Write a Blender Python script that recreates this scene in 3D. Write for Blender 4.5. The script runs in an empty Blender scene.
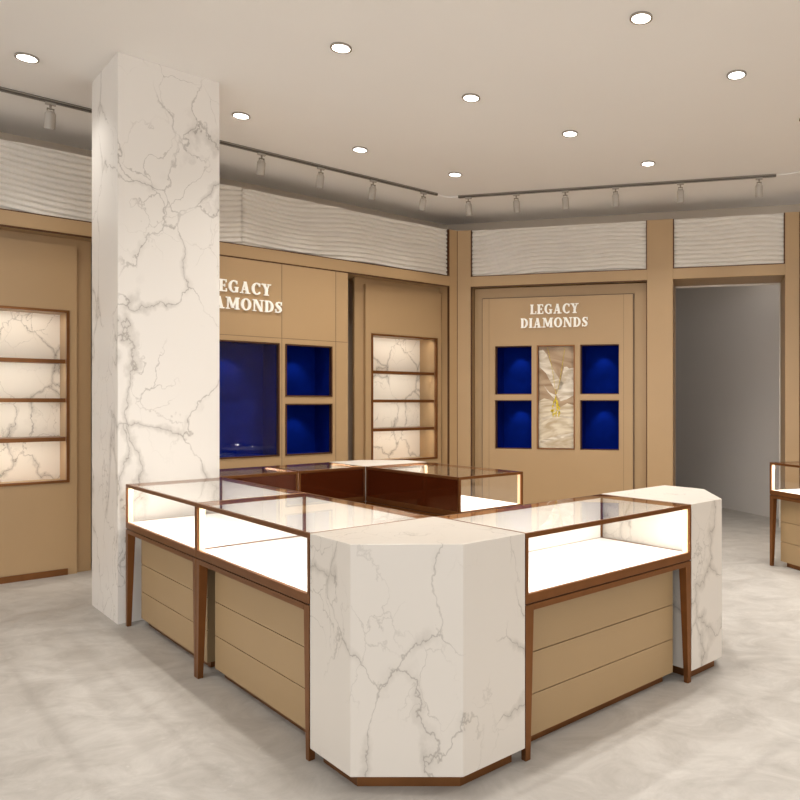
import bpy, bmesh, math, random
from mathutils import Vector, Matrix
random.seed(4)
R = math.radians
S = bpy.context.scene
COL = S.collection

# ------------------------------------------------------------------ camera, world, sun, exposure
cam_d = bpy.data.cameras.new('camera'); cam = bpy.data.objects.new('camera', cam_d); COL.objects.link(cam)
cam.location = (0, 0, 1.5); cam.rotation_euler = (R(90), 0, 0)
cam_d.sensor_width = 36; cam_d.lens = 722 / 800 * 36
cam_d.shift_x = (400 - 547) / 800; cam_d.shift_y = 3 / 800
cam_d.clip_start = 0.05; cam_d.clip_end = 200
S.camera = cam
S.view_settings.view_transform = 'Standard'; S.view_settings.look = 'None'
S.view_settings.gamma = 1; S.view_settings.use_curve_mapping = False
S.view_settings.exposure = 0.17
S.cycles.use_denoising = True
S.cycles.max_bounces = 10; S.cycles.transparent_max_bounces = 24
S.cycles.glossy_bounces = 6; S.cycles.diffuse_bounces = 5
S.cycles.sample_clamp_indirect = 6; S.cycles.caustics_reflective = False; S.cycles.caustics_refractive = False
W = bpy.data.worlds.new('world'); S.world = W; W.use_nodes = True
bg = W.node_tree.nodes['Background']; bg.inputs[0].default_value = (1.0, 0.99, 0.985, 1); bg.inputs[1].default_value = 1.95
DOWN_W = 84.0      # watts of each recessed downlight
CASE_W = 4.2       # showcase strips
SHELF_W = 1.7

# ------------------------------------------------------------------ materials
def new_mat(name):
    m = bpy.data.materials.new(name); m.use_nodes = True
    nt = m.node_tree; return m, nt, nt.nodes['Principled BSDF']
def N(nt, typ, **kw):
    n = nt.nodes.new(typ)
    for k, v in kw.items():
        if k in n.inputs: n.inputs[k].default_value = v
        else: setattr(n, k, v)
    return n
def plain(name, col, rough=.5, metal=0, noise=.04, scale=6, coat=0, emit=None, es=0):
    m, nt, b = new_mat(name)
    b.inputs['Roughness'].default_value = rough; b.inputs['Metallic'].default_value = metal
    b.inputs['Coat Weight'].default_value = coat
    tc = N(nt, 'ShaderNodeTexCoord'); no = N(nt, 'ShaderNodeTexNoise', Scale=scale, Detail=3.0)
    nt.links.new(tc.outputs['Object'], no.inputs['Vector'])
    r = N(nt, 'ShaderNodeValToRGB')
    r.color_ramp.elements[0].position = .3; r.color_ramp.elements[1].position = .7
    r.color_ramp.elements[0].color = tuple(c * (1 - noise) for c in col) + (1,)
    r.color_ramp.elements[1].color = tuple(min(1, c * (1 + noise)) for c in col) + (1,)
    nt.links.new(no.outputs['Fac'], r.inputs[0]); nt.links.new(r.outputs[0], b.inputs['Base Color'])
    if emit:
        b.inputs['Emission Color'].default_value = emit + (1,); b.inputs['Emission Strength'].default_value = es
    return m
def marble(name, base=(.78, .74, .69), vein=(.30, .265, .225), scale=1.0, seed=0.0):
    m, nt, b = new_mat(name); L = nt.links.new
    b.inputs['Roughness'].default_value = .32
    tc = N(nt, 'ShaderNodeTexCoord'); mp = N(nt, 'ShaderNodeMapping')
    mp.inputs['Location'].default_value = (seed, seed * 1.7, seed * .6)
    mp.inputs['Rotation'].default_value = (R(24), R(33), R(12))
    mp.inputs['Scale'].default_value = (scale, scale, scale * .72)
    L(tc.outputs['Object'], mp.inputs['Vector'])
    nz = N(nt, 'ShaderNodeTexNoise', Scale=2.3, Detail=6.0, Roughness=.55); L(mp.outputs[0], nz.inputs['Vector'])
    sub = N(nt, 'ShaderNodeVectorMath', operation='SUBTRACT'); L(nz.outputs['Color'], sub.inputs[0]); sub.inputs[1].default_value = (.5, .5, .5)
    sc = N(nt, 'ShaderNodeVectorMath', operation='SCALE'); L(sub.outputs[0], sc.inputs[0]); sc.inputs['Scale'].default_value = .55
    ad = N(nt, 'ShaderNodeVectorMath', operation='ADD'); L(mp.outputs[0], ad.inputs[0]); L(sc.outputs[0], ad.inputs[1])
    def veins(sc_, width, lo, hi, mseed):
        v = N(nt, 'ShaderNodeTexVoronoi', feature='DISTANCE_TO_EDGE', Scale=sc_); L(ad.outputs[0], v.inputs['Vector'])
        w = N(nt, 'ShaderNodeMapRange'); w.inputs['From Min'].default_value = 0; w.inputs['From Max'].default_value = width
        w.inputs['To Min'].default_value = 1; w.inputs['To Max'].default_value = 0; L(v.outputs['Distance'], w.inputs['Value'])
        mm = N(nt, 'ShaderNodeMapping'); mm.inputs['Location'].default_value = (mseed, mseed, 3); L(mp.outputs[0], mm.inputs['Vector'])
        k = N(nt, 'ShaderNodeTexNoise', Scale=1.7, Detail=2.0); L(mm.outputs[0], k.inputs['Vector'])
        q = N(nt, 'ShaderNodeMapRange'); q.inputs['From Min'].default_value = lo; q.inputs['From Max'].default_value = hi; L(k.outputs['Fac'], q.inputs['Value'])
        p = N(nt, 'ShaderNodeMath', operation='MULTIPLY'); L(w.outputs[0], p.inputs[0]); L(q.outputs[0], p.inputs[1]); return p
    a = veins(1.9, .013, .38, .50, 1.0)      # thin dark lines
    c = veins(1.9, .065, .47, .53, 1.0)      # soft grey bodies round the same lines
    d = veins(3.9, .016, .50, .64, 7.3)      # secondary hair lines
    c2 = N(nt, 'ShaderNodeMath', operation='MULTIPLY'); L(c.outputs[0], c2.inputs[0]); c2.inputs[1].default_value = .42
    d2 = N(nt, 'ShaderNodeMath', operation='MULTIPLY'); L(d.outputs[0], d2.inputs[0]); d2.inputs[1].default_value = .6
    a2 = N(nt, 'ShaderNodeMath', operation='MULTIPLY'); L(a.outputs[0], a2.inputs[0]); a2.inputs[1].default_value = .85
    mx = N(nt, 'ShaderNodeMath', operation='MAXIMUM'); L(a2.outputs[0], mx.inputs[0]); L(c2.outputs[0], mx.inputs[1])
    my = N(nt, 'ShaderNodeMath', operation='MAXIMUM'); L(mx.outputs[0], my.inputs[0]); L(d2.outputs[0], my.inputs[1])
    mix = N(nt, 'ShaderNodeMix', data_type='RGBA'); L(my.outputs[0], mix.inputs[0])
    mix.inputs[6].default_value = base + (1,); mix.inputs[7].default_value = vein + (1,)
    L(mix.outputs[2], b.inputs['Base Color'])
    return m
def glass(name, tint=(1, 1, 1), ior=1.5):
    m = bpy.data.materials.new(name); m.use_nodes = True; nt = m.node_tree; nt.nodes.clear(); L = nt.links.new
    o = N(nt, 'ShaderNodeOutputMaterial'); t = N(nt, 'ShaderNodeBsdfTransparent'); t.inputs[0].default_value = tint + (1,)
    g = N(nt, 'ShaderNodeBsdfGlossy'); g.inputs['Roughness'].default_value = 0.0
    fr = N(nt, 'ShaderNodeFresnel'); fr.inputs['IOR'].default_value = ior
    ge = N(nt, 'ShaderNodeNewGeometry'); inv = N(nt, 'ShaderNodeMath', operation='SUBTRACT'); inv.inputs[0].default_value = 1
    L(ge.outputs['Backfacing'], inv.inputs[1])
    mu = N(nt, 'ShaderNodeMath', operation='MULTIPLY'); L(fr.outputs[0], mu.inputs[0]); L(inv.outputs[0], mu.inputs[1])
    mix = N(nt, 'ShaderNodeMixShader'); L(mu.outputs[0], mix.inputs[0]); L(t.outputs[0], mix.inputs[1]); L(g.outputs[0], mix.inputs[2])
    L(mix.outputs[0], o.inputs['Surface']); return m
def concrete():
    m, nt, b = new_mat('concrete'); L = nt.links.new
    tc = N(nt, 'ShaderNodeTexCoord')
    mp = N(nt, 'ShaderNodeMapping'); mp.inputs['Rotation'].default_value = (0, 0, R(20)); mp.inputs['Scale'].default_value = (1, 1.3, 1); L(tc.outputs['Object'], mp.inputs[0])
    n1 = N(nt, 'ShaderNodeTexNoise', Scale=3.0, Detail=12.0, Roughness=.72, Distortion=.9); L(mp.outputs[0], n1.inputs['Vector'])
    r = N(nt, 'ShaderNodeValToRGB'); e = r.color_ramp.elements
    e[0].position = .34; e[0].color = (.36, .335, .305, 1); e[1].position = .66; e[1].color = (.51, .485, .45, 1)
    L(n1.outputs['Fac'], r.inputs[0])
    n2 = N(nt, 'ShaderNodeTexNoise', Scale=9.0, Detail=6.0, Roughness=.7, Distortion=1.2); L(mp.outputs[0], n2.inputs['Vector'])
    r2 = N(nt, 'ShaderNodeValToRGB'); r2.color_ramp.elements[0].position = .62; r2.color_ramp.elements[1].position = .74
    L(n2.outputs['Fac'], r2.inputs[0])
    mix = N(nt, 'ShaderNodeMix', data_type='RGBA'); mix.inputs[7].default_value = (.62, .60, .565, 1)
    mu = N(nt, 'ShaderNodeMath', operation='MULTIPLY'); L(r2.outputs[0], mu.inputs[0]); mu.inputs[1].default_value = .45
    L(mu.outputs[0], mix.inputs[0]); L(r.outputs[0], mix.inputs[6]); L(mix.outputs[2], b.inputs['Base Color'])
    rr = N(nt, 'ShaderNodeMapRange'); rr.inputs['To Min'].default_value = .38; rr.inputs['To Max'].default_value = .6; L(n1.outputs['Fac'], rr.inputs['Value'])
    L(rr.outputs[0], b.inputs['Roughness']); return m
M = {}
M['tan'] = plain('tan_lacquer', (.435, .285, .145), .42, noise=.015, scale=2)
M['tan_shaded'] = plain('tan_lacquer_shaded', (.37, .25, .128), .45, noise=.015, scale=2)  # same lacquer, darkened to put the shade of the drawer fronts into the colour
M['seam'] = plain('seam_shadow_gap', (.16, .10, .055), .6)
M['bronze'] = plain('brushed_bronze', (.235, .098, .034), .34, metal=.8, noise=.08, scale=12)
M['inlay'] = plain('dark_bronze_inlay', (.10, .042, .018), .4, metal=.6)
M['mirror'] = plain('bronze_mirror', (.115, .022, .006), .10, metal=.55, noise=.05, coat=.5)
M['marble'] = marble('white_marble')
M['marble_shaded'] = marble('white_marble_shaded', (.66, .612, .55), seed=4.3, scale=1.3)  # same marble as the pillar, its shaded front painted in as a darker base
M['marble_niche'] = marble('white_marble_niche', (.84, .78, .70), (.22, .18, .14), scale=1.5, seed=9.1)
M['white'] = plain('white_deck', (.86, .84, .80), .5, noise=.01)
M['liner'] = plain('pale_liner', (.80, .76, .71), .4, noise=.01)
M['wave'] = plain('cream_plaster', (.76, .71, .64), .6, noise=.02)
M['ceil'] = plain('ceiling_paint', (.90, .875, .845), .8, noise=.01, scale=1)
M['greywall'] = plain('grey_paint', (.72, .69, .66), .75, noise=.02, scale=1)
M['soffit'] = plain('taupe_paint', (.56, .47, .37), .75, noise=.02, scale=1)
M['blue'] = plain('royal_blue_velvet', (.0006, .012, .18), .95, noise=.1, scale=9)
M['blue'].node_tree.nodes['Principled BSDF'].inputs['Specular IOR Level'].default_value = .05
M['letter'] = plain('white_letter_glow', (.90, .87, .80), .4, noise=.01, emit=(1, .95, .86), es=.12)  # faint glow added to the colour; the letters are no lamps
M['chrome'] = plain('satin_chrome', (.45, .42, .38), .25, metal=.9)
M['lamp'] = plain('lamp_diffuser', (.9, .9, .88), .4, emit=(1, .97, .92), es=9)
M['track'] = plain('track_dark', (.10, .085, .07), .4, metal=.4)
M['spot'] = plain('spot_grey', (.42, .38, .33), .45, noise=.02)
M['glass'] = glass('clear_glass')
M['led'] = plain('led_strip_warm', (.8, .6, .4), .4, emit=(1, .62, .33), es=.9)
M['gold'] = plain('yellow_gold', (.72, .52, .02), .3, metal=.25, noise=.5, scale=45, coat=.3)
M['concrete'] = concrete()

# ------------------------------------------------------------------ helpers
def tag(o, label, cat, group=None):
    o['label'] = label; o['category'] = cat
    if group: o['group'] = group
    return o
def thing(name, label, cat, loc=(0, 0, 0), rot=0, group=None):
    o = bpy.data.objects.new(name, None); o.empty_display_size = .1; COL.objects.link(o)
    o.location = loc; o.rotation_euler = (0, 0, rot); return tag(o, label, cat, group)
class MB:
    def __init__(s): s.bm = bmesh.new()
    def box(s, x0, x1, y0, y1, z0, z1):
        v = [s.bm.verts.new(p) for p in ((x0,y0,z0),(x1,y0,z0),(x1,y1,z0),(x0,y1,z0),(x0,y0,z1),(x1,y0,z1),(x1,y1,z1),(x0,y1,z1))]
        for f in ((3,2,1,0),(4,5,6,7),(0,1,5,4),(1,2,6,5),(2,3,7,6),(3,0,4,7)): s.bm.faces.new([v[i] for i in f])
        return s
    def hexa(s, bot, top):
        v = [s.bm.verts.new(p) for p in list(bot) + list(top)]
        for f in ((3,2,1,0),(4,5,6,7),(0,1,5,4),(1,2,6,5),(2,3,7,6),(3,0,4,7)): s.bm.faces.new([v[i] for i in f])
        return s
    def prism(s, pts, z0, z1):
        a = [s.bm.verts.new((x, y, z0)) for x, y in pts]; b = [s.bm.verts.new((x, y, z1)) for x, y in pts]; n = len(pts)
        s.bm.faces.new(a[::-1]); s.bm.faces.new(b)
        for i in range(n): s.bm.faces.new((a[i], a[(i+1) % n], b[(i+1) % n], b[i]))
        return s
    def plate(s, pts, y0, y1):            # polygon in x,z; extruded in y (front y0)
        a = [s.bm.verts.new((x, y0, z)) for x, z in pts]; b = [s.bm.verts.new((x, y1, z)) for x, z in pts]; n = len(pts)
        s.bm.faces.new(a); s.bm.faces.new(b[::-1])
        for i in range(n): s.bm.faces.new((a[i], b[i], b[(i+1) % n], a[(i+1) % n]))
        return s
    def ring(s, x0, x1, z0, z1, t, y0, y1):
        s.box(x0, x1, y0, y1, z1 - t, z1); s.box(x0, x1, y0, y1, z0, z0 + t)
        s.box(x0, x0 + t, y0, y1, z0 + t, z1 - t); s.box(x1 - t, x1, y0, y1, z0 + t, z1 - t); return s
    def holed(s, x0, x1, z0, z1, y0, y1, holes):      # board with rectangular openings
        xs = sorted({x0, x1} | {h[0] for h in holes} | {h[1] for h in holes}); zs = sorted({z0, z1} | {h[2] for h in holes} | {h[3] for h in holes})
        for i in range(len(xs) - 1):
            run = None
            for j in range(len(zs) - 1):
                cx, cz = (xs[i] + xs[i+1]) / 2, (zs[j] + zs[j+1]) / 2
                inside = any(h[0] < cx < h[1] and h[2] < cz < h[3] for h in holes)
                if not inside and run is None: run = zs[j]
                if (inside or j == len(zs) - 2) and run is not None:
                    s.box(xs[i], xs[i+1], y0, y1, run, zs[j] if inside else zs[j+1]); run = None
        return s
    def cyl(s, p0, p1, r0, r1=None, n=20, caps=True):
        r1 = r0 if r1 is None else r1; p0 = Vector(p0); p1 = Vector(p1); d = (p1 - p0).normalized()
        u = d.orthogonal().normalized(); w = d.cross(u)
        a = [s.bm.verts.new(p0 + (u * math.cos(t) + w * math.sin(t)) * r0) for t in [2*math.pi*i/n for i in range(n)]]
        b = [s.bm.verts.new(p1 + (u * math.cos(t) + w * math.sin(t)) * r1) for t in [2*math.pi*i/n for i in range(n)]]
        if caps: s.bm.faces.new(a[::-1]); s.bm.faces.new(b)
        for i in range(n): s.bm.faces.new((a[i], a[(i+1) % n], b[(i+1) % n], b[i]))
        return s
    def tube(s, pts, r, n=8):
        for i in range(len(pts) - 1): s.cyl(pts[i], pts[i+1], r, n=n)
        return s
    def torus(s, c, r0, r1, z0, z1, n=40):           # flat ring, profile box
        prof = [(r0, z0), (r1, z0), (r1, z1), (r0, z1)]; rows = []
        for i in range(n):
            t = 2 * math.pi * i / n
            rows.append([s.bm.verts.new((c[0] + r * math.cos(t), c[1] + r * math.sin(t), z)) for r, z in prof])
        for i in range(n):
            a, b = rows[i], rows[(i+1) % n]
            for k in range(4): s.bm.faces.new((a[k], b[k], b[(k+1) % 4], a[(k+1) % 4]))
        return s
    def build(s, name, mat, parent=None, smooth=False, bevel=0):
        bmesh.ops.recalc_face_normals(s.bm, faces=s.bm.faces)
        me = bpy.data.meshes.new(name); s.bm.to_mesh(me); s.bm.free()
        if smooth:
            for p in me.polygons: p.use_smooth = True
        me.materials.append(M[mat] if isinstance(mat, str) else mat)
        o = bpy.data.objects.new(name, me); COL.objects.link(o)
        if parent: o.parent = parent
        if bevel:
            b = o.modifiers.new('bevel', 'BEVEL'); b.width = bevel; b.segments = 2; b.limit_method = 'ANGLE'
        return o
def bx(name, mat, parent, *a, bevel=0): return MB().box(*a).build(name, mat, parent, bevel=bevel)
def struct(o): o['kind'] = 'structure'; return o
def copy_tree(o, parent=None):
    c = o.copy(); COL.objects.link(c); c.parent = parent
    for ch in list(o.children): copy_tree(ch, c)
    return c
def area(name, parent, loc, size, power, rot=(0, 0, 0), col=(1, .9, .76)):
    l = bpy.data.lights.new(name, 'AREA'); l.shape = 'RECTANGLE'; l.size, l.size_y = size; l.energy = power; l.color = col
    o = bpy.data.objects.new(name, l); COL.objects.link(o); o.location = loc; o.rotation_euler = rot; o.parent = parent; return o
def spot(name, parent, loc, rot, power, angle=90, blend=.7, r=.04, col=(1, .965, .91)):
    l = bpy.data.lights.new(name, 'SPOT'); l.energy = power; l.spot_size = R(angle); l.spot_blend = blend; l.shadow_soft_size = r; l.color = col
    o = bpy.data.objects.new(name, l); COL.objects.link(o); o.location = loc; o.rotation_euler = rot; o.parent = parent; return o

# ------------------------------------------------------------------ frames of reference
C1 = Vector((-1.121, 9.025, 0))                      # where the two fitted walls meet
A1 = math.atan2(.6922, .7217)                        # left fitted wall: local x to the right, y into the wall
A2 = math.atan2(-.225, .974)                         # back fitted wall
O = Vector((-.541, 2.565, 0))                        # outer corner of the island
ax = Vector((-.7071, .7071, 0)); bxv = Vector((.7071, .7071, 0))
def isl(a, b): return O + ax * a + bxv * b
def w1(x, y=0, z=0): return C1 + Vector((math.cos(A1) * x - math.sin(A1) * y, math.sin(A1) * x + math.cos(A1) * y, z))
def w2(x, y=0, z=0): return C1 + Vector((math.cos(A2) * x - math.sin(A2) * y, math.sin(A2) * x + math.cos(A2) * y, z))
H = 3.88

# ------------------------------------------------------------------ structure
struct(bx('floor', 'concrete', None, -11, 11, -5, 15, -.1, 0))
struct(bx('ceiling', 'ceil', None, -11, 11, -3, 15, H, H + .1))
o = struct(bx('wall_left', 'soffit', None, -14.5, .42, .6, .7, 0, H)); o.location = C1; o.rotation_euler = (0, 0, A1)
g = MB().box(-.36, 2.658, .56, .66, 0, H).box(2.658, 3.908, .56, .66, 2.947, H).box(3.908, 5.2, .56, .66, 0, H)
o = struct(g.build('wall_back', 'soffit')); o.location = C1; o.rotation_euler = (0, 0, A2)
# the wall closing the room on the right runs forward from the end of the back wall
d3 = Vector((.38, -.925, 0)); A3 = math.atan2(-.925, .38)       # local x along d3 towards the viewer
p3 = w2(4.085, 0)
# local y points to the left-hand side of travel, away from the room
o = struct(bx('wall_right', 'soffit', None, -.02, 8.5, .12, .2, 0, H)); o.location = p3; o.rotation_euler = (0, 0, A3)
# passage behind the opening
q0 = Vector((2.908, 9.50, 0)); dq = Vector((-.418, .91, 0)).normalized()
aq = math.atan2(dq.y, dq.x)
o = struct(bx('wall_rear', 'greywall', None, -1.2, 5, -.1, 0, 0, H)); o.location = q0; o.rotation_euler = (0, 0, aq)
o = struct(bx('wall_side', 'greywall', None, -.9, -.8, .66, 5, 0, H)); o.location = w2(2.4); o.rotation_euler = (0, 0, A2)
l = bpy.data.lights.new('passage_fill_light', 'POINT'); l.energy = 4; l.color = (1, .95, .9); l.shadow_soft_size = .3

# ------------------------------------------------------------------ fitted frames
def wave_panel(name, label, x0, x1, z0, z1, y, base, rot, seed, grp):
    root = thing(name, label, 'wall panel', base, rot, grp)
    nx = max(30, int((x1 - x0) / .03)); nz = 264; bm = bmesh.new(); rows = []
    per = .051
    for j in range(nz + 1):
        z = z0 + (z1 - z0) * j / nz; row = []
        for i in range(nx + 1):
            x = x0 + (x1 - x0) * i / nx
            warp = .044 * math.sin(2.3 * x + seed) + .020 * math.sin(4.9 * x + 1.7 * seed + 1.5 * z)
            warp *= .75 + .35 * math.sin(4 * z + seed + .6 * x)
            t = ((z + warp) / per) % 1.0                      # 0 = groove under a rounded ridge
            d = min(t, 1 - t) / .24
            p = (min(1, d) ** .55) * (1 - .38 * t)
            row.append(bm.verts.new((x, y - .034 * p, z)))
        rows.append(row)
    for j in range(nz):
        for i in range(nx): bm.faces.new((rows[j][i], rows[j][i+1], rows[j+1][i+1], rows[j+1][i]))
    me = bpy.data.meshes.new('wave_relief'); bm.to_mesh(me); bm.free()
    for p in me.polygons: p.use_smooth = True
    me.materials.append(M['wave']); o = bpy.data.objects.new('wave_relief', me); COL.objects.link(o); o.parent = root
    bx('backing_board', 'wave', root, x0, x1, y + .0015, y + .03, z0, z1)
    return root

# left wall frame  (local x = -s)
fr = thing('wall_frame', 'tan lacquered frame of corner post and long beam along the left wall', 'wall frame', C1, A1)
bx('post', 'tan', fr, -.118, -.004, 0, .5, 0, 3.65)
bx('beam', 'tan', fr, -6.2, -.118, 0, .5, 2.95, 3.07, bevel=.003)
bx('bounce_board', 'wave', fr, -6.2, -.118, .085, .595, 3.62, 3.648)  # added board that bounces light up to the ceiling
g = MB().box(-6.2, -.124, .002, .03, 2.938, 2.9498).box(-.130, -.1185, .002, .03, 0, 2.938)
g.box(-6.2, -.13, .004, .03, 3.0702, 3.080).box(-.140, -.1185, .004, .05, 3.08, 3.65)
g.build('bronze_inlay', 'inlay', fr)
fr = thing('wall_frame', 'tan lacquered frame of three posts and a beam along the back wall around the doorway', 'wall frame', C1, A2)
g = MB().box(.004, .174, 0, .5, 0, 3.65); g.build('post', 'tan', fr)
MB().box(2.359, 2.658, 0, .545, 0, 3.65).build('post', 'tan', fr, bevel=.003)
MB().box(3.908, 4.06, 0, .545, 0, 3.65).build('post', 'tan', fr, bevel=.003)
bx('bounce_board', 'wave', fr, .176, 2.357, .085, .555, 3.62, 3.648)  # added boards on this side too, reflecting light onto the ceiling
bx('bounce_board', 'wave', fr, 2.66, 3.906, .085, .555, 3.62, 3.648)
MB().box(.174, 2.359, 0, .5, 2.947, 3.07).build('beam', 'tan', fr, bevel=.003)
MB().box(2.658, 3.908, 0, .545, 2.947, 3.07).build('beam', 'tan', fr, bevel=.003)
g = MB()
g.box(.1745, .186, .004, .04, 3.071, 3.65).box(.1745, 2.3585, .004, .04, 3.0702, 3.080).box(2.347, 2.3585, .004, .04, 3.08, 3.65)
g.box(2.6585, 2.670, .004, .04, 3.071, 3.65).box(2.6585, 3.9075, .004, .04, 3.0702, 3.080).box(3.896, 3.9075, .004, .04, 3.08, 3.65)
g.box(.1745, .184, .002, .04, 0, 2.9465).box(.184, 2.349, .002, .04, 2.938, 2.9465).box(2.349, 2.3585, .002, .04, 0, 2.9465)
g.box(-.004, .004, -.001, .02, 0, 3.65)
g.build('bronze_inlay', 'inlay', fr)
bx('end_strip', 'inlay', fr, 4.062, 4.080, .0, .545, 0, 3.65)
# pale liner at the far side of the doorway
o = MB().box(2.662, 3.904, .545, .559, 2.925, 2.945).box(3.888, 3.904, .545, .559, 0, 2.925).build('door_1', 'wave'); struct(o); o.location = C1; o.rotation_euler = (0, 0, A2)

WG = 'wave relief panels above the wall cabinets'
wave_panel('wave_panel', 'cream wavy relief panel above the left wall beside the corner post', -2.642, -.142, 3.081, 3.65, .05, C1, A1, 0.4, WG)
wave_panel('wave_panel', 'cream wavy relief panel at far left behind the tall marble pillar', -5.6, -2.648, 3.081, 3.65, .05, C1, A1, 2.9, WG)
wave_panel('wave_panel', 'wide cream wavy relief panel above the back wall jewellery cabinet', .188, 2.345, 3.081, 3.65, .05, C1, A2, 1.1, WG)
wave_panel('wave_panel', 'short cream wavy relief panel above the grey doorway', 2.672, 3.894, 3.081, 3.65, .05, C1, A2, 3.7, WG)

# --------------- shelved niche cabinets in the left wall
def shelf_unit(label, sx0, grp):                       # sx0 = local x of the right edge of its panel
    root = thing('shelf_cabinet', label, 'shelf cabinet', w1(sx0), A1, grp)
    Wd = 1.058; x0, x1 = -Wd, 0; hx0, hx1 = -Wd + .077, -.061; hz0, hz1 = .81, 2.305
    hole = [(hx0, hx1, hz0, hz1)]
    MB().holed(x0, x1, .0, 2.876, .17, .215, hole).build('front_panel', 'tan', root)
    MB().holed(x0 - .115, x1 + (.008 if sx0 > -1 else .115), 0, 2.948, .216, .26, hole).build('backing_board', 'tan', root)
    y0, y1 = .262, .55
    g = MB().box(hx0 - .02, hx0, y0, y1, hz0 - .02, hz1 + .02).box(hx1, hx1 + .02, y0, y1, hz0 - .02, hz1 + .02)
    g.box(hx0, hx1, y0, y1, hz1, hz1 + .02).box(hx0, hx1, y0, y1, hz0 - .02, hz0); g.build('niche_lining', 'tan', root)
    bx('marble_back', 'marble_niche', root, hx0, hx1, .55, .565, hz0, hz1)
    MB().ring(hx0 - .004, hx1 + .004, hz0 - .004, hz1 + .004, .022, .160, .20).build('bronze_frame', 'bronze', root)
    for z in (1.87, 1.53, 1.19):
        sh = MB().box(hx0 + .019, hx1 - .019, .222, .548, z - .014, z + .010).box(hx0 + .019, hx1 - .019, .205, .2215, z - .024, z + .0105).build('shelf', 'bronze', root)
        MB().box(hx0 + .03, hx1 - .03, .250, .262, z - .018, z - .0145).build('light_strip', 'led', sh)
    for z in (2.278, 1.85, 1.51, 1.17):
        area('shelf_light', root, ((hx0 + hx1) / 2, .275, z), (hx1 - hx0 - .1, .015), SHELF_W, rot=(R(22), 0, 0))
    bx('skirting', 'bronze', root, x0 + .01, x1 - .07, .158, .169, 0, .055)
    return root
shelf_unit('tan wall cabinet with lit marble shelves between the blue niche cabinet and the corner', -.126, 'lit shelf cabinets in the left wall')
shelf_unit('tan wall cabinet with lit marble shelves at far left edge, beside the marble pillar', -4.023, 'lit shelf cabinets in the left wall')

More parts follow.
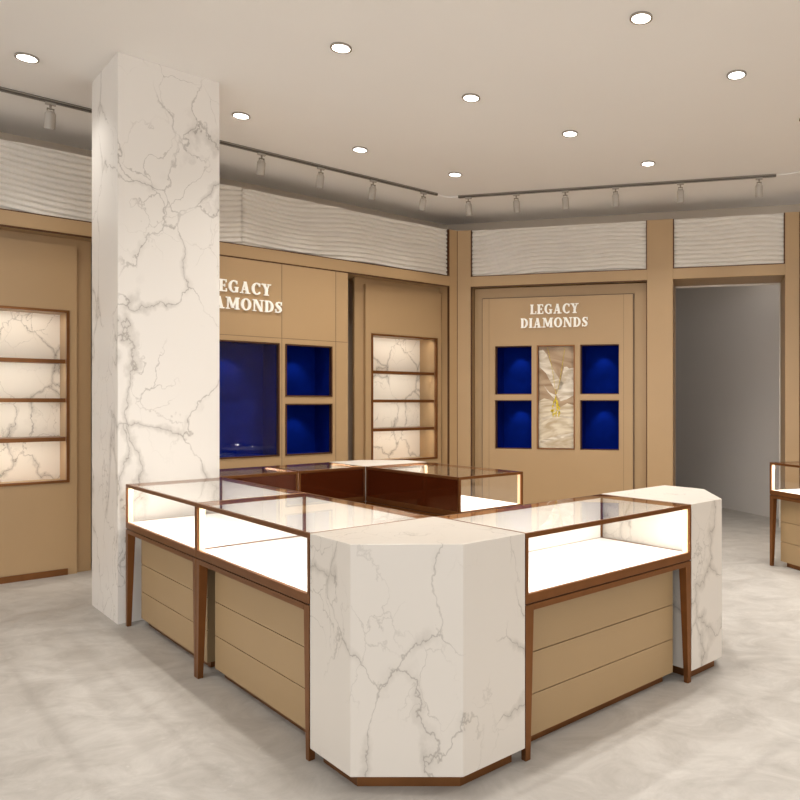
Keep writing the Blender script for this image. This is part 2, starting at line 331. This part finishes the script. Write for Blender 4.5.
# --------------- lettering
def glyph(ch):
    """list of convex quads/polygons (x,z) in cap-height units, width"""
    T, t, s, e = .235, .095, .085, .065       # thick, thin, slab height, slab overhang
    P = []
    def rect(x0, z0, x1, z1): P.append([(x0, z0), (x1, z0), (x1, z1), (x0, z1)])
    def stem(x, w=T, z0=0, z1=1, both=True):
        rect(x, z0, x + w, z1); rect(x - e, z0, x + w + e, z0 + s)
        if both: rect(x - e, z1 - s, x + w + e, z1)
    def diag(xa, za, xb, zb, w): P.append([(xa, za), (xa + w, za), (xb + w, zb), (xb, zb)])
    def arc(cx, cz, rx, rz, ix, iz, a0, a1, n=20, icx=None):
        icx = cx if icx is None else icx
        for i in range(n):
            u, v = R(a0 + (a1 - a0) * i / n), R(a0 + (a1 - a0) * (i + 1) / n)
            P.append([(icx + ix * math.cos(u), cz + iz * math.sin(u)), (cx + rx * math.cos(u), cz + rz * math.sin(u)),
                      (cx + rx * math.cos(v), cz + rz * math.sin(v)), (icx + ix * math.cos(v), cz + iz * math.sin(v))])
    if ch == 'L': stem(e); rect(e, 0, .66, s); rect(.58, 0, .67, .30); return P, .68
    if ch == 'E':
        stem(e); rect(e, 0, .67, s); rect(.59, 0, .68, .27); rect(e, 1 - s, .64, 1); rect(.56, .76, .65, 1); rect(e + T, .46, .50, .55); rect(.46, .38, .53, .63); return P, .70
    if ch == 'G':
        arc(.47, .5, .47, .52, .23, .42, 48, 318); rect(.67, .70, .76, .97); rect(.60, .02, .82, .42); rect(.53, .38, .88, .47); return P, .88
    if ch == 'C':
        arc(.47, .5, .47, .52, .22, .42, 46, 314); rect(.68, .68, .77, .98); rect(.69, .10, .76, .26); return P, .79
    if ch == 'O': arc(.46, .5, .46, .52, .21, .42, 0, 360, 32); return P, .92
    if ch == 'D':
        stem(e); arc(.36, .5, .46, .5, .22, .40, -90, 90); rect(e, 0, .38, s); rect(e, 1 - s, .38, 1); return P, .84
    if ch == 'I': stem(e); return P, T + 2 * e
    if ch == 'A':
        diag(.10, 0, .37, 1, t); diag(.56, 0, .33, 1, T); rect(0, 0, .30, s); rect(.46, 0, .92, s); rect(.24, .28, .62, .37); return P, .92
    if ch == 'Y':
        diag(.36, .42, .07, 1, T); diag(.42, .42, .64, 1, t); rect(.31, 0, .31 + T, .46); rect(.21, 0, .66, s); rect(-.02, 1 - s, .40, 1); rect(.53, 1 - s, .86, 1); return P, .85
    if ch == 'N':
        rect(.12, 0, .12 + t, 1); rect(0, 0, .34, s); rect(.0, 1 - s, .30, 1); diag(.68, 0, .10, 1, .27); rect(.80, 0, .80 + t, 1); rect(.67, 1 - s, 1.02, 1); return P, 1.0
    if ch == 'M':
        rect(.12, 0, .12 + t, 1); rect(0, 0, .33, s); rect(0, 1 - s, .28, 1); diag(.50, .10, .14, 1, .22); diag(.52, .10, .86, 1, .13)
        rect(.86, 0, .86 + T, 1); rect(.78, 0, 1.19, s); rect(.96, 1 - s, 1.19, 1); return P, 1.19
    if ch == 'S':
        pts = [(.60, .80, .07), (.52, .90, .09), (.36, .945, .10), (.20, .88, .16), (.15, .74, .22), (.24, .60, .25), (.38, .50, .26), (.50, .38, .25), (.54, .25, .22), (.47, .12, .15), (.32, .055, .10), (.16, .09, .09), (.08, .20, .07)]
        q = []
        for i, (x, z, w) in enumerate(pts):
            a, b = pts[max(0, i-1)], pts[min(len(pts)-1, i+1)]; dx, dz = b[0]-a[0], b[1]-a[1]; l_ = math.hypot(dx, dz); nx, nz = -dz / l_, dx / l_
            q.append(((x + nx*w/2, z + nz*w/2), (x - nx*w/2, z - nz*w/2)))
        for i in range(len(q) - 1): P.append([q[i][0], q[i][1], q[i+1][1], q[i+1][0]])
        rect(.56, .68, .645, .98); rect(.03, .02, .115, .34); return P, .70
def sign(label, base, rot, xc, y):
    root = thing('shop_sign', label, 'sign', base, rot, 'shop name signs')
    for word, zb, width in (('LEGACY', 2.592, .60), ('DIAMONDS', 2.425, .84)):
        gs = [glyph(c) for c in word]; gap = .13; tot = sum(g_[1] for g_ in gs) + gap * (len(gs) - 1)
        cap = .117; kx = width / tot; x = xc - width / 2
        for P, w_ in gs:
            g = MB()
            for poly in P:
                pp = [(x + px * kx, zb + pz * cap) for px, pz in poly]
                ar = sum(pp[i][0]*pp[(i+1) % len(pp)][1] - pp[(i+1) % len(pp)][0]*pp[i][1] for i in range(len(pp)))
                if ar < 0: pp = pp[::-1]
                g.plate(pp, y - .024 + random.uniform(0, .0004), y - .002)
            g.build('letter', 'letter', root); x += (w_ + gap) * kx
    return root

# --------------- blue niches
def niche(root, x0, x1, z0, z1, yf, depth, mirror_glass=False):
    """recessed velvet box behind an opening, with bronze rim"""
    t = .012
    g = MB().box(x0 - t, x0, yf, yf + depth, z0 - t, z1 + t).box(x1, x1 + t, yf, yf + depth, z0 - t, z1 + t)
    g.box(x0, x1, yf, yf + depth, z1, z1 + t).box(x0, x1, yf, yf + depth, z0 - t, z0)
    g.box(x0 - t, x1 + t, yf + depth, yf + depth + t, z0 - t, z1 + t)
    nb = g.build('niche', 'blue', root)
    MB().ring(x0 - .003, x1 + .003, z0 - .003, z1 + .003, .014, yf - .055, yf - .002).build('bronze_rim', 'inlay', nb)
    cx = (x0 + x1) / 2
    MB().cyl((cx, yf + depth * .42, z1 - .006), (cx, yf + depth * .42, z1), .014).build('spot_lamp', 'chrome', nb)
    spot('niche_light', root, (cx, yf + depth * .42, z1 - .03), (R(24), 0, 0), 2.8 if (x1 - x0) < .6 else 2.8, angle=76, blend=.75, r=.012, col=(1, .96, .95))
    if mirror_glass: MB().box(x0 + .012, x1 - .012, yf - .02, yf - .014, z0 + .012, z1 - .012).build('glass_door', 'glass', nb)

# feature cabinet on the left wall, flush with the beam. local x = -s
ft = thing('jewellery_wall_cabinet', 'tan wall cabinet with large blue window and small blue niches behind the marble pillar', 'wall cabinet', C1, A1)
N1 = [(-3.055, -2.275, .955, 2.115)]
for xa, xb in ((-2.207, -1.688), (-3.642, -3.123)):
    N1 += [(xa, xb, .955, 1.490), (xa, xb, 1.570, 2.112)]
MB().holed(-3.83, -1.497, 0, 2.936, .002, .045, N1).build('front_panel', 'tan', ft)
MB().box(-3.83, -1.497, .046, .5, 0, .9).box(-3.83, -1.497, .046, .5, 2.15, 2.93).box(-1.52, -1.497, .046, .5, .9, 2.15).box(-3.83, -3.81, .046, .5, .9, 2.15).build('carcass', 'tan', ft)
g = MB()
for x in (-1.643, -2.247, -3.083, -3.687): g.box(x - .0025, x + .0025, .0003, .006, 0, 2.936)
g.box(-3.83, -1.497, .0005, .006, 2.168, 2.173); g.build('seam', 'seam', ft)
for i, nn in enumerate(N1): niche(ft, *nn, .048, .36, mirror_glass=(i == 0))
sign('white serif LEGACY DIAMONDS lettering partly hidden by the marble pillar', C1, A1, -2.67, 0.0)

# jewellery cabinet on the back wall
bc = thing('jewellery_wall_cabinet', 'tan wall cabinet with necklace picture between four blue niches on the back wall', 'wall cabinet', C1, A2)
N2 = []
for xa, xb in ((.465, .938), (1.543, 2.018)): N2 += [(xa, xb, .930, 1.536), (xa, xb, 1.605, 2.208)]
art = (1.004, 1.479, .934, 2.208)
MB().holed(.304, 2.183, 0, 2.80, .08, .125, N2 + [art]).build('front_panel', 'tan', bc)
MB().holed(.186, 2.347, 0, 2.936, .127, .17, N2 + [art]).build('backing_board', 'tan', bc)
g = MB().box(.29, .303, .1, .126, 0, 2.81).box(2.184, 2.197, .1, .126, 0, 2.81).box(.303, 2.184, .1, .126, 2.801, 2.813); g.build('shadow_gap', 'seam', bc)
for x in (.388, 2.071): bx('seam', 'seam', bc, x, x + .003, .0785, .085, 0, 2.80)
for nn in N2: niche(bc, *nn, .172, .30)
MB().ring(art[0], art[1], art[2], art[3], .014, .072, .13).build('picture_frame', 'bronze', bc)
sign('white serif LEGACY DIAMONDS lettering in full view on the back wall', C1, A2, 1.225, .08)

# framed picture: silk, raised hand and pendant
poster = thing('necklace_picture', 'tall beige picture of a gold pendant on silk on the back wall cabinet', 'picture', C1, A2)
def silk(name, c0, c1, sc, rot, dist=2.5):
    m, nt, b = new_mat(name); L = nt.links.new; b.inputs['Roughness'].default_value = .35
    tc = N(nt, 'ShaderNodeTexCoord'); mp = N(nt, 'ShaderNodeMapping'); mp.inputs['Rotation'].default_value = (0, R(rot), 0); mp.inputs['Scale'].default_value = (sc * .35, 1, sc * .9)
    L(tc.outputs['Object'], mp.inputs[0]); nz = N(nt, 'ShaderNodeTexNoise', Scale=1.6, Detail=2.5, Distortion=dist); L(mp.outputs[0], nz.inputs['Vector'])
    r = N(nt, 'ShaderNodeValToRGB'); e = r.color_ramp.elements; e[0].position = .36; e[1].position = .62; e[0].color = c0 + (1,); e[1].color = c1 + (1,)
    L(nz.outputs['Fac'], r.inputs[0]); L(r.outputs[0], b.inputs['Base Color']); return m
sb = silk('silk_brown', (.30, .18, .09), (.46, .32, .19), 3, 20); sw = silk('silk_white', (.50, .40, .28), (.80, .72, .60), 5, -55); sl = silk('silk_cream', (.48, .36, .22), (.74, .64, .48), 4, 8)
X0, X1, Z0, Z1 = 1.019, 1.464, .949, 2.193
MB().box(X0, X1, .12, .126, Z0, Z1).build('print', sb, poster)
def pp(pts): return [(X0 + u * (X1 - X0), Z0 + v * (Z1 - Z0)) for u, v in pts]
def flat(name, m, ptsl, y):
    g = MB()
    for pts in ptsl:
        q = pp(pts); ar = sum(q[i][0]*q[(i+1) % len(q)][1] - q[(i+1) % len(q)][0]*q[i][1] for i in range(len(q)))
        g.plate(q if ar > 0 else q[::-1], y, y + .0008)
    return g.build(name, m, poster)
flat('cream_silk', sl, [[(.0, .0), (1, 0), (1, .42), (.8, .44), (.6, .40), (.35, .47), (.15, .49), (0, .46)]], .1188)
flat('white_silk', sw, [[(.02, .80), (.0, .96), (.12, .97), (.22, .93), (.40, .78), (.62, .66), (.72, .64), (.62, .58), (.45, .58), (.20, .74)],
                       [(.62, .66), (.72, .80), (.80, .80), (.86, .78), (.98, .79), (.99, .52), (.80, .48), (.62, .46), (.50, .52), (.52, .58)],
                       [(.14, .62), (.30, .55), (.48, .52), (.50, .47), (.40, .50), (.26, .55)],
                       [(.1, .30), (.5, .335), (.95, .30), (.95, .285), (.5, .31), (.1, .27)],
                       [(.05, .07), (.5, .12), (.98, .15), (.98, .12), (.5, .085), (.05, .045)]], .1178)
g = MB()
def P3(u, v, y=.1165): return (X0 + u * (X1 - X0), y, Z0 + v * (Z1 - Z0))
g.tube([P3(.25, .99), P3(.34, .85), (P3(.42, .70)), P3(.48, .53)], .0022, 6); g.tube([P3(.74, .99), P3(.66, .80), P3(.58, .63), P3(.50, .53)], .0026, 6)
g.build('chain', 'gold', poster)
g = MB()
rnd = random.Random(7)
for k in range(34):
    v = .50 - .165 * (k / 33); half = .012 + .125 * math.sin(min(1, (.50 - v) / .165) * 2.1) ** 1.3
    u = .49 + half * rnd.uniform(-1, 1); an = (u - .49) * -260 + rnd.uniform(-15, 15)
    mt = Matrix.Translation(P3(u, v, .1150 - rnd.uniform(0, .003))) @ Matrix.Rotation(R(an), 4, 'Y') @ Matrix.Diagonal((.0075, .004, .022, 1)); bmesh.ops.create_icosphere(g.bm, subdivisions=1, radius=1, matrix=mt)
for u in (.41, .49, .57):
    mt = Matrix.Translation(P3(u, .325, .1150)) @ Matrix.Diagonal((.009, .004, .030, 1)); bmesh.ops.create_icosphere(g.bm, subdivisions=1, radius=1, matrix=mt)
g.build('pendant', 'gold', poster)

# right-hand fitted wall, seen only as a sliver
o = thing('wall_frame', 'tan panelled fitting of the right wall, only its dark edge in view', 'wall frame', p3, A3)
bx('post', 'tan', o, .0, .16, .0, .11, 0, 3.65); bx('panel', 'tan', o, .17, 8, .03, .11, 0, 3.0); bx('upper_panel', 'wave', o, .17, 8, .05, .11, 3.07, 3.65)

# ------------------------------------------------------------------ marble pillar
pil = bx('marble_pillar', 'marble', None, 0, .67, 0, .67, 0, H - .001)
pil.location = isl(3.315, -.03); pil.rotation_euler = (0, 0, R(45))
tag(pil, 'tall square white marble pillar from floor to ceiling at the end of the showcases', 'pillar')

# ------------------------------------------------------------------ glass showcases
HT = .955; ZD = .70; DEP = .64
def showcase(label, Lg, loc, rot, grp, rear='mirror', ends=(True, True), strips=True):
    r = thing('glass_showcase', label, 'showcase', loc, rot, grp); Lg -= .004
    lw, lb = .048, .028
    for i, (x, sx) in enumerate(((0, 1), (Lg, -1))):
        for y, sy in ((0, 1), (DEP, -1)):
            zt = .652
            def q(w, z): return [(x, y, z), (x + sx * w, y, z), (x + sx * w, y + sy * w, z), (x, y + sy * w, z)]
            b_, t_ = q(lb, 0), q(lw, zt)
            if sx * sy < 0: b_, t_ = b_[::-1], t_[::-1]
            MB().hexa(b_, t_).build('leg', 'bronze', r, bevel=.0015)
    g = MB().box(lw, Lg - lw, 0, .02, .626, .652).box(lw, Lg - lw, DEP - .02, DEP, .626, .652).box(0, .02, lw, DEP - lw, .626, .652).box(Lg - .02, Lg, lw, DEP - lw, .626, .652)
    g.build('apron', 'bronze', r)
    bx('reveal_strip', 'inlay', r, .006, Lg - .006, .006, DEP - .006, .6525, .6575)
    MB().box(0, Lg, 0, .018, .658, .698).box(0, Lg, DEP - .018, DEP, .658, .698).box(0, .018, .018, DEP - .018, .658, .698).box(Lg - .018, Lg, .018, DEP - .018, .658, .698).build('base_rail', 'bronze', r, bevel=.0015)
    bx('deck', 'white', r, .0185, Lg - .0185, .0185, DEP - .0185, .66, .697)
    p = .016; tr = .022
    for x in (0, Lg - p):
        for y in (0, DEP - p): bx('corner_post', 'bronze', r, x, x + p, y, y + p, .698, HT - tr)
    MB().box(0, Lg, 0, p, HT - tr, HT - .001).box(0, Lg, DEP - p, DEP, HT - tr, HT - .001).box(0, p, p, DEP - p, HT - tr, HT - .001).box(Lg - p, Lg, p, DEP - p, HT - tr, HT - .001).build('top_rail', 'bronze', r, bevel=.0015)
    MB().box(p, Lg - p, p, DEP - p, HT - .008, HT).build('top_glass', 'glass', r)
    MB().box(p, Lg - p, .004, .010, .698, HT - tr).build('front_glass', 'glass', r)
    if ends[0]: MB().box(.004, .010, p, DEP - p, .698, HT - tr).build('end_glass', 'glass', r)
    if ends[1]: MB().box(Lg - .010, Lg - .004, p, DEP - p, .698, HT - tr).build('end_glass', 'glass', r)
    if rear == 'mirror':
        rp = bx('rear_door', 'mirror', r, p, Lg - p, DEP - .006, DEP - .001, .66, HT - tr)
        bx('liner', 'liner', rp, p, Lg - p, DEP - .012, DEP - .0065, .698, HT - tr)
    else:
        MB().box(p, Lg - p, DEP - .010, DEP - .004, .698, HT - tr).build('rear_glass', 'glass', r)
    # warm strips in the front corners and under the top rails
    for x in ((p, Lg - p - .005) if strips else ()): bx('light_strip', 'led', r, x, x + .005, .011, .040, .698, HT - tr - .001)
    area('case_light', r, (Lg / 2, .030, HT - tr - .004), (Lg - .08, .012), CASE_W * Lg, rot=(R(28), 0, 0), col=(1, .93, .84))
    # drawer carcass
    bx('carcass', 'tan_shaded', r, .057, Lg - .057, .090, DEP - .03, .045, .624)
    zz = [.045, .228, .412, .622]
    for k in range(3): bx('front_panel', 'tan_shaded', r, .055, Lg - .055, .080, .0895, zz[k] + .0015, zz[k + 1] - .0025, bevel=.001)
    bx('plinth', 'bronze', r, .10, Lg - .10, .115, DEP - .06, 0, .0445)
    return r
G = 'bronze framed glass showcases of the island'
L_ = 1.303
showcase('glass showcase on the left of the island, next to the front marble pedestal', L_, isl(.64 + L_, 0), R(-45), G)
showcase('glass showcase on the left of the island, against the tall marble pillar', L_, isl(.64 + 2 * L_, 0), R(-45), G)
showcase('lit glass showcase between the front and the right-hand marble pedestals', 1.225, isl(0, .64), R(45), G)
showcase('rear island glass showcase right beside the marble pillar, back in brown panel', .605, isl(3.94, 1.245), R(225), G, strips=False)
showcase('short rear glass showcase left of the rear marble pedestal, its brown back facing inwards', .605, isl(3.94, 1.855), R(225), G, strips=False)
showcase('rear island glass showcase with open lit end, in front of the back wall', 1.299, isl(2.005, 2.50), R(135), G)
sc = showcase('glass showcase on tapered bronze legs cut off by the right edge', 1.30, (2.055, 6.665, 0), A3, G, rear='glass')

# ------------------------------------------------------------------ marble pedestals
def pedestal(label, pts, loc, grp='cut corner marble pedestals of the island'):
    r = thing('marble_pedestal', label, 'pedestal', loc, R(45), grp)   # local x = b, y = a
    MB().prism(pts, .056, .955).build('body', 'marble_shaded', r, bevel=.002)
    c = Vector((sum(p[0] for p in pts) / len(pts), sum(p[1] for p in pts) / len(pts)))
    n = len(pts); ins = []
    for i in range(n):                                               # inset outline by 40 mm
        p0, p1, p2 = Vector(pts[i-1]), Vector(pts[i]), Vector(pts[(i+1) % n])
        d0 = (p1 - p0).normalized(); d1 = (p2 - p1).normalized()
        n0 = Vector((-d0.y, d0.x)); n1_ = Vector((-d1.y, d1.x))
        k = .04 / (1 + n0.dot(n1_)); ins.append(tuple(p1 + (n0 + n1_) * k))
    MB().prism(ins, 0, .0555).build('plinth', 'bronze', r)
    return r
e = .002
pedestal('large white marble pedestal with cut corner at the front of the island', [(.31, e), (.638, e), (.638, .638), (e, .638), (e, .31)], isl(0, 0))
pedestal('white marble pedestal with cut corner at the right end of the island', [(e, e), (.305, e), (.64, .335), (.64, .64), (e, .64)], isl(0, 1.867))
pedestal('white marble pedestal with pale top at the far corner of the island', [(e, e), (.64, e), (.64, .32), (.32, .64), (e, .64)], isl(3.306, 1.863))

# ------------------------------------------------------------------ ceiling lights
def downlight(label, x, y, k=1.0):
    r = thing('downlight', label, 'downlight', (x, y, H), 0, 'recessed ceiling downlights')
    MB().torus((0, 0), .058, .070, -.012, -.0005).build('trim_ring', 'chrome', r, smooth=False)
    MB().cyl((0, 0, -.008), (0, 0, -.001), .0575, n=32).build('diffuser', 'lamp', r)
    spot('lamp_light', r, (0, 0, -.03), (0, 0, 0), DOWN_W * k, angle=125, blend=.8, r=.06)
DL = [(-3.577, 4.966, 'at far left, left of the pillar top'), (-1.377, 4.827, 'just right of the pillar top in the upper middle'), (-2.529, 5.967, 'close to the right face of the pillar'),
      (-.591, 5.616, 'near the middle of the ceiling above the back wall sign'), (-1.752, 6.765, 'above the left wall track, beyond the pillar'), (-.956, 7.504, 'small in view, nearest the corner where the tracks meet'),
      (.58, 4.452, 'largest in view at the top right'), (1.371, 5.223, 'toward the right edge above the doorway'), (.203, 6.364, 'right of centre between two others'),
      (1.002, 7.16, 'nearest the back wall track, left of the doorway'), (2.18, 6.029, 'cut off by the right edge')]
for x, y, t in DL: downlight('round recessed ceiling downlight ' + t, x, y, .3 if x < -3.5 else (.6 if x < -2 else 1))
for x, y in ((-2.9, 3.0), (-.4, 3.1), (1.7, 3.2), (3.6, 3.0), (3.4, 5.2)):  # extra unseen lamps, added to light the foreground
    downlight('round recessed ceiling downlight added outside the view to light the foreground', x, y)

# ------------------------------------------------------------------ track lights
def track(label, base, rot, x0, x1, y, heads, where):
    r = thing('light_track', label, 'light track', base, rot, 'ceiling light tracks')
    MB().box(x0, x1, y - .017, y + .017, H - .026, H - .001).build('rail', 'track', r)
    MB().box(x0, x1, y - .0175, y - .0172, H - .014, H - .006).box(x0, x1, y - .006, y + .006, H - .0275, H - .0262).build('chrome_line', 'chrome', r)
    base_v = Vector(base); rm = Matrix.Rotation(rot, 3, 'Z')
    for i, hx in enumerate(heads):
        s_ = thing('track_spotlight', 'grey cylinder spotlight hanging from the %s, %s' % (where[0], where[1][i]), 'spotlight', base_v + rm @ Vector((hx, y, H - .028)), rot, 'spotlights on the ceiling tracks')
        bx('adapter', 'spot', s_, -.035, .035, -.014, .014, -.016, 0)
        MB().cyl((0, 0, -.016), (0, 0, -.05), .008).box(-.024, -.018, -.01, .01, -.085, -.045).box(.018, .024, -.01, .01, -.085, -.045).box(-.024, .024, -.01, .01, -.050, -.044).build('bracket', 'chrome', s_)
        d = Vector((0, .26, -1)).normalized(); p0 = Vector((0, 0, -.062))
        MB().cyl(p0, p0 + d * .022, .026, .037, n=28).cyl(p0 + d * .022, p0 + d * .135, .037, n=28).build('lamp_body', 'spot', s_)
        MB().cyl(p0 + d * .1352, p0 + d * .137, .030, n=28).build('lens', 'chrome', s_)
        spot('spot_light', s_, p0 + d * .15, (math.atan2(.42, 1), 0, 0), 5, angle=75, blend=1, r=.05)
W1h = ['left of the pillar', 'first right of the pillar', 'second right of the pillar', 'third right of the pillar', 'nearest the track end at the corner']
W2h = ['at its left end by the corner', 'second from the left', 'third from the left', 'fourth from the left', 'above the gap between cabinet and doorway', 'at its right end above the doorway']
track('dark ceiling light track following the left wall behind the pillar', C1, A1, -6.0, -.665, -.51, [-4.329, -2.666, -2.07, -1.481, -.847], ('left track', W1h))
track('dark ceiling light track following the back wall', C1, A2, .267, 3.755, -.69, [.385, .954, 1.517, 2.078, 2.776, 3.585], ('back track', W2h))
# pale feed cable that links the two tracks
def bez(p, n=14):
    out = []
    for i in range(n + 1):
        t = i / n; out.append(p[0]*(1-t)**3 + p[1]*3*t*(1-t)**2 + p[2]*3*t*t*(1-t) + p[3]*t**3)
    return out
a_, b_ = w1(-.66, -.51, H - .012), w2(.262, -.69, H - .012)
o = MB().tube(bez([a_, w1(-.52, -.51, H - .012), w2(.08, -.69, H - .012), b_]), .009).build('feed_cable', 'ceil'); tag(o, 'thin pale curved cable joining the two ceiling tracks at the corner', 'cable')
o = MB().tube(bez([w2(3.76, -.69, H - .010), w2(3.95, -.69, H - .010), w2(4.0, -.75, H - .010), w2(4.15, -.95, H - .010)]), .007).build('feed_cable', 'ceil'); tag(o, 'thin pale cable leaving the back track at the right edge', 'cable')

# ------------------------------------------------------------------ added, unseen lamp that lightens the passage
pr = thing('passage_fill_lamp', 'added fill lamp of the passage behind the doorway, out of view', 'lamp', w2(3.75, .95, 3.85))
MB().cyl((0, 0, 0), (0, 0, .029), .08, n=32).build('diffuser', 'lamp', pr)
lo = bpy.data.objects.new('passage_fill_light', l); COL.objects.link(lo); lo.parent = pr; lo.location = (0, 0, -.25)
